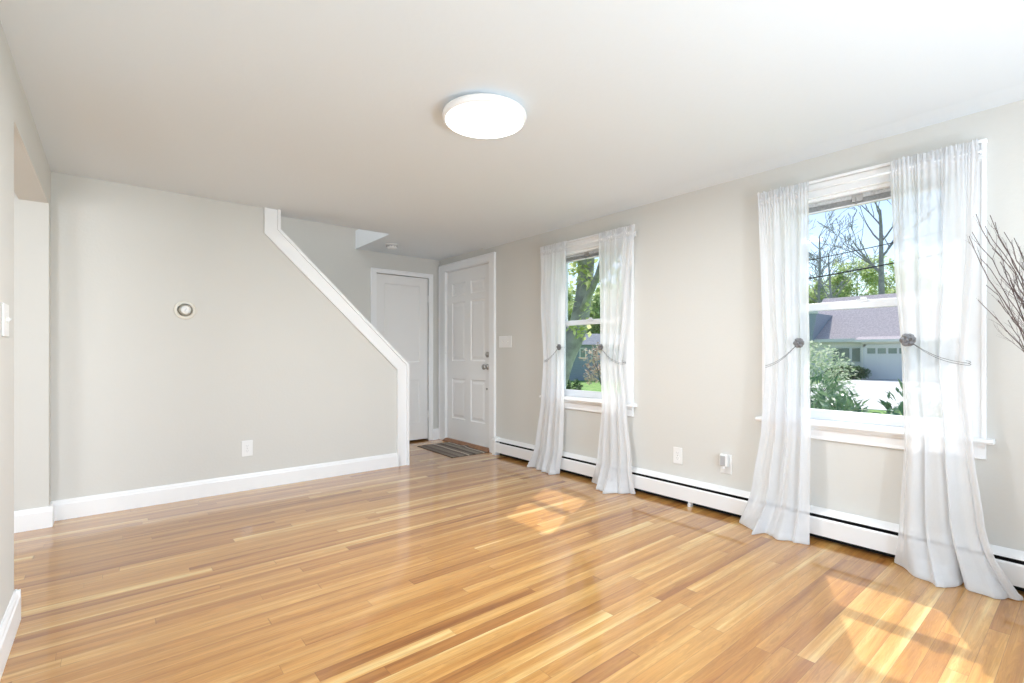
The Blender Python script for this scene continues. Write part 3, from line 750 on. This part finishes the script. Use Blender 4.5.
tips = [(976, 214, 2.93), (972, 232, 2.90), (985, 226, 2.92), (990, 215, 2.88), (1004, 232, 2.93), (1014, 238, 2.9), (969, 236, 2.85), (980, 258, 2.9), (1030, 225, 2.85), (1040, 205, 2.8), (1022, 262, 2.9),
        (1060, 215, 2.75), (1085, 200, 2.7), (998, 300, 2.84), (1100, 230, 2.85), (1046, 250, 2.93), (986, 285, 2.93), (992, 248, 2.87), (1000, 262, 2.91), (1010, 280, 2.86), (1018, 246, 2.9), (995, 222, 2.9), (1034, 240, 2.87), (978, 300, 2.9), (1008, 320, 2.9)]
for i, tp in enumerate(tips):
    P1 = tip(*tp)-Vector((VX, VY, 0)); P0 = Vector((rt.uniform(-.02, .02), rt.uniform(-.02, .02), .52))
    bm = B(); n = 16; pts = []; rs = []
    bow = Vector((0, -.04-.03*rt.random(), .0))
    for k in range(n+1):
        t = k/n; q = P0.lerp(P1, t) + bow*math.sin(math.pi*t)*(1 if i % 3 else .3) + Vector((rt.gauss(0, .003), rt.gauss(0, .005), rt.gauss(0, .003)))*(0 if k in (0, n) else 1)
        if k > 0 and q.z < .72: q.x = max(-.03, min(.03, q.x)); q.y = max(-.03, min(.03, q.y))
        pts.append(q); rs.append(.0034*(1-.66*t))
        if t > .45 and k < n and rt.random() < .95:
            dr = (P1-P0).normalized() + Vector((rt.uniform(-.3, .05), rt.uniform(-.5, .5), rt.uniform(-.1, .3)))
            twig(bm, q, dr, rt.uniform(.12, .34)*(1.2-t), rs[-1]*.6, 1, Vector((0, 0, .3)))
    tube(bm, pts, rs, 6)
    obj('twig', bm, 'twig', r, smooth=True)

# ================================================================ outdoors
GZ = -.62
g = B(); box(g, XR+T+.001, 120, -60, 90, GZ-.3, GZ); struct('ground', g, 'grass')
g = B(); box(g, XR+T+.001, XR+T+.03, YF-T, YB+T, GZ, -.0); struct('foundation', g, 'ext')
def leaves(bm, cen, rad, n, size, rr, shell=.5, aspect=.42, flat=0, lumps=0):
    cen = Vector(cen); rad = Vector(rad)
    L_ = [(Vector((rr.uniform(-.7, .7)*rad.x, rr.uniform(-.7, .7)*rad.y, rr.uniform(-.6, .75)*rad.z)), rr.uniform(.28, .5)) for _ in range(lumps)]
    for _ in range(n):
        while True:
            v = Vector((rr.uniform(-1, 1), rr.uniform(-1, 1), rr.uniform(-1, 1)))
            if .01 < v.length <= 1: break
        v = v.normalized()*(shell+(1-shell)*rr.random())
        if L_:
            c0, k = rr.choice(L_); p = cen+c0+Vector((v.x*rad.x*k, v.y*rad.y*k, v.z*rad.z*k))
        else: p = cen+Vector((v.x*rad.x, v.y*rad.y, v.z*rad.z))
        d = (Vector((v.x, v.y, v.z*.6+rr.uniform(-.3, .5))) + Vector((rr.uniform(-.7, .7), rr.uniform(-.7, .7), rr.uniform(-.5, .5)))).normalized()
        up = Vector((rr.uniform(-.5, .5), rr.uniform(-.5, .5), 1)); s = d.cross(up)
        if s.length < .05: continue
        s.normalize(); nn = s.cross(d); L1 = size*rr.uniform(.65, 1.3); W1 = L1*aspect*.5
        a = p; m1 = p+d*L1*.45; e = p+d*L1-nn*L1*.12
        va, vm, ve = bm.verts.new(a), bm.verts.new(m1-nn*L1*.03), bm.verts.new(e)
        l1, r1 = bm.verts.new(m1+s*W1+nn*L1*.05), bm.verts.new(m1-s*W1+nn*L1*.05)
        bm.faces.new((va, vm, l1)); bm.faces.new((va, r1, vm)); bm.faces.new((vm, ve, l1)); bm.faces.new((vm, r1, ve))
    return bm
def shrub(name, loc, rad, n, size, m, label, seed, stem=True, lumps=0, group=None, aspect=.42, shell=.5, cat='shrub'):
    rr = random.Random(seed); r = empty(name, loc, label=label, cat=cat, group=group)
    bm = leaves(B(), (0, 0, rad[2]), rad, n, size, rr, lumps=lumps, aspect=aspect, shell=shell); obj('foliage', bm, m, r, recalc=False)
    bm = B()
    for k in range(9):
        a = rr.uniform(0, 6.28); q = Vector((math.cos(a)*rad[0]*.6, math.sin(a)*rad[1]*.6, rad[2]*rr.uniform(1.0, 1.55)))
        tube(bm, [(math.cos(a)*.05, math.sin(a)*.05, 0), q*.5+Vector((0, 0, .05)), q], [.018, .012, .005], 5)
    obj('stem', bm, 'bark', r)
    return r
def branchy(bm, p, d, ln, rad, depth, rr, spread=.6, n=5, lift=.12, tips=None, minr=.0, prob=.8):
    pts = [p.copy()]; rs = [rad]; q = p.copy(); dd = d.normalized(); seg = 6
    for i in range(seg):
        dd = (dd+Vector((rr.gauss(0, .10), rr.gauss(0, .10), rr.gauss(0, .06)+lift*.3))).normalized()
        q = q+dd*ln/seg; pts.append(q.copy()); rs.append(max(rad*(1-.55*(i+1)/seg), minr))
        if depth > 0 and i >= 1:
            for _ in range(1 if i < seg-1 else 2):
                if rr.random() < prob:
                    a = dd.cross(Vector((rr.gauss(0, 1), rr.gauss(0, 1), rr.gauss(0, 1)))).normalized()
                    nd = (dd*(1-spread*.35)+a*spread+Vector((0, 0, lift))).normalized()
                    branchy(bm, q, nd, ln*rr.uniform(.45, .72), rs[-1]*.62, depth-1, rr, spread, n, lift, tips, minr, prob)
    if tips is not None and depth <= 1: tips.append(q.copy())
    tube(bm, pts, rs, 6 if depth > 1 else 4, cap=False)
# --- beds right outside the windows
rs_ = 100
for x, y, rx, ry, rz, n in ((4.62, 1.98, .38, .30, .70, 1000), (4.80, 1.42, .34, .26, .675, 1100), (4.55, .88, .38, .27, .66, 1000), (5.55, 1.85, .42, .36, .74, 1000), (5.75, 1.15, .42, .34, .68, 900)):
    rs_ += 1
    shrub('rhododendron', (x, y, GZ), (rx, ry, rz), n, .115, 'rhodo', {101: 'glossy rhododendron bush under the left side of the nearer window', 102: 'glossy rhododendron bush close outside the glass, middle of the nearer window',
        103: 'glossy rhododendron bush nearest the glass under the right curtain', 104: 'taller glossy rhododendron bush farther out behind the left one', 105: 'low glossy rhododendron bush farthest out, before the driveway'}[rs_], rs_, group='rhododendrons outside the nearer window', aspect=.36)
def at(px, py, d):
    l = (px-512)/487.9; return Vector(((l*.7731+.6343)*d, (-l*.6343+.7731)*d, 1.06-(py-353.2)/487.9*d))
p = at(806, 0, 11.5); shrub('flowering_shrub', (p.x, p.y, GZ), (1.0, 1.0, .98), 3800, .085, 'pale_leaf', 'round pale green flowering shrub before the white house', 120, aspect=.7)
# --- white house with garage across the driveway
hx = 38.7
hs = empty('house', (hx, 11, GZ), label='white house with mauve shingle roof and a garage, beyond the driveway', cat='house')
b = B(); box(b, 0, 9, -3, 4.5, 0, 2.62); obj('wall', b, 'white_siding', hs)
b = B(); box(b, -.7, 0, -5.2, -.78, 0, 2.46); obj('garage_wall', b, 'white_siding', hs)
b = B(); prism(b, [(-.45, 2.52), (-.45, 2.66), (4.4, 5.95), (9.6, 2.66), (9.6, 2.52), (4.4, 5.8)], 'y', -8.0, 3.05); obj('roof', b, 'shingle', hs)
b = B(); box(b, -.5, -.42, -8, 3.05, 2.44, 2.66); obj('gutter', b, 'white_paint', hs)
b = B(); prism(b, [(-1.25, 2.44), (-1.25, 2.54), (.9, 3.05), (.9, 2.95)], 'y', -6.2, -.55); obj('garage_roof', b, 'shingle', hs)
b = B(); box(b, -1.28, -1.22, -6.2, -.55, 2.40, 2.56); obj('fascia', b, 'white_paint', hs)
gd = B(); box(gd, -.74, -.70, -3.9, -1.05, .02, 2.1)
for k in range(4): box(gd, -.775, -.735, -3.9, -1.05, .04+k*.515, .10+k*.515)
for k in range(6): box(gd, -.758, -.735, -1.12-k*.555, -1.05-k*.555, .02, 2.1)
gdo = obj('garage_door', gd, 'white_paint', hs)
for k in range(5):
    b = B(); y_ = -1.14-k*.555; box(b, -.765, -.757, y_-.43, y_, 1.66, 2.0); obj('garage_window', b, 'dark_glass', gdo)
b = B(); box(b, -.78, -.70, -1.05, -.92, 0, 2.25); box(b, -.78, -.70, -4.05, -3.9, 0, 2.25); box(b, -.78, -.70, -4.05, -.92, 2.1, 2.25); obj('garage_trim', b, 'white_paint', hs)
for (ya, yb, za, zb) in ((-.55, -.10, 1.12, 2.02), (.06, 1.05, 1.12, 2.02)):
    b = B(); box(b, -.06, 0, ya-.08, yb+.08, za-.08, zb+.08); wf = obj('window', b, 'white_paint', hs)
    b = B(); box(b, -.075, -.058, ya, yb, za, zb); obj('pane', b, 'dark_glass', wf)
# projecting dark wing at the left end of the white house
wg = B(); box(wg, 0, 3.2, 3.35, 7.5, 0, 2.7); obj('side_wing', wg, 'white_siding', hs)
wg = B(); prism(wg, [(2.05, 2.55), (7.9, 2.55), (7.9, 4.9), (1.75, 4.45)], 'x', -.9, 2.4); obj('gable', wg, 'blue_siding', hs)
b = B(); prism(b, [(1.65, 4.42), (7.9, 4.88), (7.9, 5.06), (1.65, 4.6)], 'x', -1.0, -.88); obj('rake_board', b, 'white_paint', hs)
rr = random.Random(77)
p = at(847, 0, 31.5); hd = empty('hedge', (p.x, p.y, GZ), label='low clipped green hedge under the white house window', cat='hedge')
b = leaves(B(), (0, 0, .42), (.55, 1.25, .42), 2600, .16, rr, shell=.6); obj('foliage', b, 'hedge_leaf', hd, recalc=False)
for y in (-.7, -.25, .25, .7):
    b = B(); tube(b, [(0, y, 0), (.03, y+.05, .6)], .03, 6); obj('stem', b, 'bark', hd)
# driveway and street
dv = B(); prism(dv, [(17.5, -8), (17.5, 9.0), (24, 10.0), (38, 10.2), (38, 5.5), (30, 3), (28, -8)], 'z', GZ-.02, GZ+.015); struct('driveway', dv, 'concrete')
# utility lines
for za, zb, rad, lab in ((0, 0, .034, 'thick dark power line, lower of the two crossing the sky'), (1, 1, .022, 'thin power line, upper of the two crossing the sky')):
    pa, pb = (at(780, 283.5, 25), at(930, 256, 25)) if za == 0 else (at(780, 266, 25), at(930, 234.5, 25))
    d = pb-pa; b = B(); pts = []
    for i in range(25):
        t = -.9+i*.117; q = pa+d*t; q.z += -.25*(1-(2*(t+.9)/2.81-1)**2)+.22; pts.append(q)
    tube(b, pts, rad, 6); o = obj('power_line', b, 'black', None, label=lab, cat='power line')
# trees beyond the white house
rr = random.Random(12)
def tree(name, loc, hgt, rad, lean, seed, label, crown=None, m='spring_leaf', bark='far_bark', depth=3, leaf=.5, nleaf=2500, minr=.02, group=None, spread=.6, first=.3, lift=.12, prob=.8):
    rr = random.Random(seed); r = empty(name, loc, label=label, cat='tree', group=group); bm = B(); tips_ = []
    pts = []; rs = []; q = Vector((0, 0, 0)); n = 10; pts.append(q.copy()); rs.append(rad*1.25)
    for i in range(n):
        q = q+Vector((lean[0]/n+rr.gauss(0, .02)*hgt/n, lean[1]/n+rr.gauss(0, .02)*hgt/n, hgt/n)); pts.append(q.copy()); rs.append(rad*(1-.7*(i+1)/n))
        if i/n >= first:
            for _ in range(2):
                a = rr.uniform(0, 6.28); d = Vector((math.cos(a)*spread*1.3, math.sin(a)*spread*1.3, .6+.4*i/n))
                branchy(bm, q, d, hgt*.30*(1.15-i/n*.5), rs[-1]*.55, depth-1, rr, spread, 5, lift, tips_, minr, prob)
    tube(bm, pts, rs, 10, cap=True); obj('trunk', bm, bark, r)
    if crown:
        b = B()
        for tp in tips_:
            leaves(b, tp, (leaf*2.2, leaf*2.2, leaf*1.8), max(3, nleaf//max(1, len(tips_))), leaf, rr, shell=.1, aspect=.75)
        obj('foliage', b, m, r, recalc=False)
    return r
p = at(883, 0, 52); tree('bare_tree', (p.x, p.y, GZ), 17, .42, (0, .3), 4, 'tall bare grey tree behind the garage roof', depth=4, minr=.03, first=.45, lift=.2, prob=.5)
p = at(836, 0, 50); tree('bare_tree', (p.x, p.y, GZ), 12, .20, (0, .6), 9, 'spreading bare branchy tree behind the middle of the white house', depth=4, minr=.022, first=.4, spread=.8, prob=.42)
p = at(815, 0, 54); tree('bare_tree', (p.x, p.y, GZ), 14.5, .22, (0, -.4), 15, 'slim bare tree behind the left end of the white house', depth=4, minr=.022, first=.4, spread=.75, prob=.42)
for i, (px, d, hh, col_, lab) in enumerate(((806, 60, 8.2, 'spring_leaf', 'bright yellow-green leafy tree behind the left end of the roof'), (832, 62, 8.6, 'spring_leaf', 'yellow-green leafy tree behind the middle of the roof'),
        (858, 58, 10.2, 'spring_leaf', 'yellow-green leafy tree rising left of the tall bare trunk'), (897, 60, 10.6, 'spring_leaf', 'yellow-green leafy tree right of the tall bare trunk'), (930, 60, 9.0, 'spring_leaf', 'yellow-green leafy tree hidden behind the right curtain'), (780, 60, 9, 'spring_leaf', 'yellow-green leafy tree hidden behind the left curtain'))):
    p = at(px, 0, d); tree('leafy_tree', (p.x, p.y, GZ), hh, .2, (0, 0), 30+i, lab, crown=True, m=col_, depth=2, leaf=.34, nleaf=5200, group='leafy trees behind the white house', first=.15, spread=.7)

# --- view through the farther window
def big_maple():
    base = at(556, 0, 10.0); base.z = GZ
    r = empty('maple_tree', base, label='large leaning grey trunk with yellow-green leaves outside the farther window', cat='tree')
    rr = random.Random(8); bm = B()
    side = Vector((.7731, -.6343, 0))          # to the viewer's right
    path = [(-.35, 0), (-.12, .8), (.17, 1.55), (.46, 2.2), (.56, 2.8), (.62, 3.4), (.68, 4.3), (.8, 5.8)]
    P_ = [side*a+Vector((0, 0, z)) for a, z in path]; rs = [.34, .26, .20, .195, .17, .16, .14, .10]
    Q, S = [], []
    for a, b2, ra, rb in zip(P_, P_[1:], rs, rs[1:]):
        for k in range(4): Q.append(a.lerp(b2, k/4)); S.append(ra+(rb-ra)*k/4)
    Q.append(P_[-1]); S.append(rs[-1]); tube(bm, Q, S, 16)
    tips_ = []
    for k, idx in enumerate((11, 14, 17, 20, 22, 24, 26, 28, 28, 28)):
        a = rr.uniform(0, 6.28); branchy(bm, Q[idx], Vector((math.cos(a), math.sin(a), .55)), rr.uniform(1.8, 2.8), S[idx]*.45, 2, rr, .7, 5, .05, tips_, .008)
    tr_ = obj('trunk', bm, 'maple_bark', r, smooth=True)
    b = B()
    for tp in tips_: 
        wp = tp+base; k = (wp-Vector((3.2, 2.88, 1.0))).dot(SUN_DIR); off = (Vector((3.2, 2.88, 1.0))+SUN_DIR*k-wp).length
        if off > .5: leaves(b, tp, (.38, .38, .30), 14, .14, rr, shell=.1, aspect=.8)
    # low drooping sprays seen against the pane
    for _ in range(52):
        q = side*rr.uniform(-.6, 1.5)+Vector((rr.uniform(-.9, .4), rr.uniform(-.9, .4), rr.uniform(2.0, 4.6)))
        leaves(b, q, (.22, .22, .16), 16, .12, rr, shell=.1, aspect=.8)
    obj('foliage', b, 'maple_leaf', r, recalc=False)
big_maple()
p = at(592, 0, 30)
bh = empty('blue_house', (p.x, p.y, GZ), -.6871, label='blue-grey house with small white windows far behind the maple trunk', cat='house')
b = B(); box(b, -5, 2.5, 0, 6, 0, 2.25); obj('wall', b, 'blue_siding', bh)
b = B(); prism(b, [(-.4, 2.2), (3, 3.0), (6.4, 2.2)], 'x', -5.3, 2.8); obj('roof', b, 'grey_shingle', bh)
for xa in (-.72, .02, -2.6, 1.2):
    b = B(); box(b, xa-.06, xa+.36, -.05, 0, 1.35, 2.02); wf = obj('window', b, 'white_paint', bh)
    b = B(); box(b, xa+.02, xa+.28, -.07, -.04, 1.43, 1.94); obj('pane', b, 'dark_glass', wf)
p = at(603, 0, 15); shrub('blossom_shrub', (p.x, p.y, GZ+.7), (.6, .6, .65), 700, .10, 'blossom', 'pinkish blossoming shrub in front of the blue-grey house', 140, aspect=.8, lumps=9)
p = at(571, 0, 14); shrub('green_shrub', (p.x, p.y, GZ), (.35, .35, .5), 1200, .10, 'hedge_leaf', 'dark green shrub at the foot of the maple trunk', 141, aspect=.6, lumps=6)
for i, (px, d, hh) in enumerate(((575, 42, 4.6), (592, 46, 5.2), (609, 42, 5.6), (560, 46, 6), (624, 44, 6))):
    p = at(px, 0, d); tree('leafy_tree', (p.x, p.y, GZ), hh, .2, (0, 0), 60+i, ('spring tree behind the blue-grey house, seen left of its windows', 'tall spring tree directly behind the blue-grey house', 'spring tree behind the right end of the blue-grey house',
        'spring tree behind the left curtain of the farther window', 'spring tree behind the right curtain of the farther window')[i], crown=True, depth=2, leaf=.34, nleaf=4200, group='trees behind the blue house', first=.1, spread=.7)
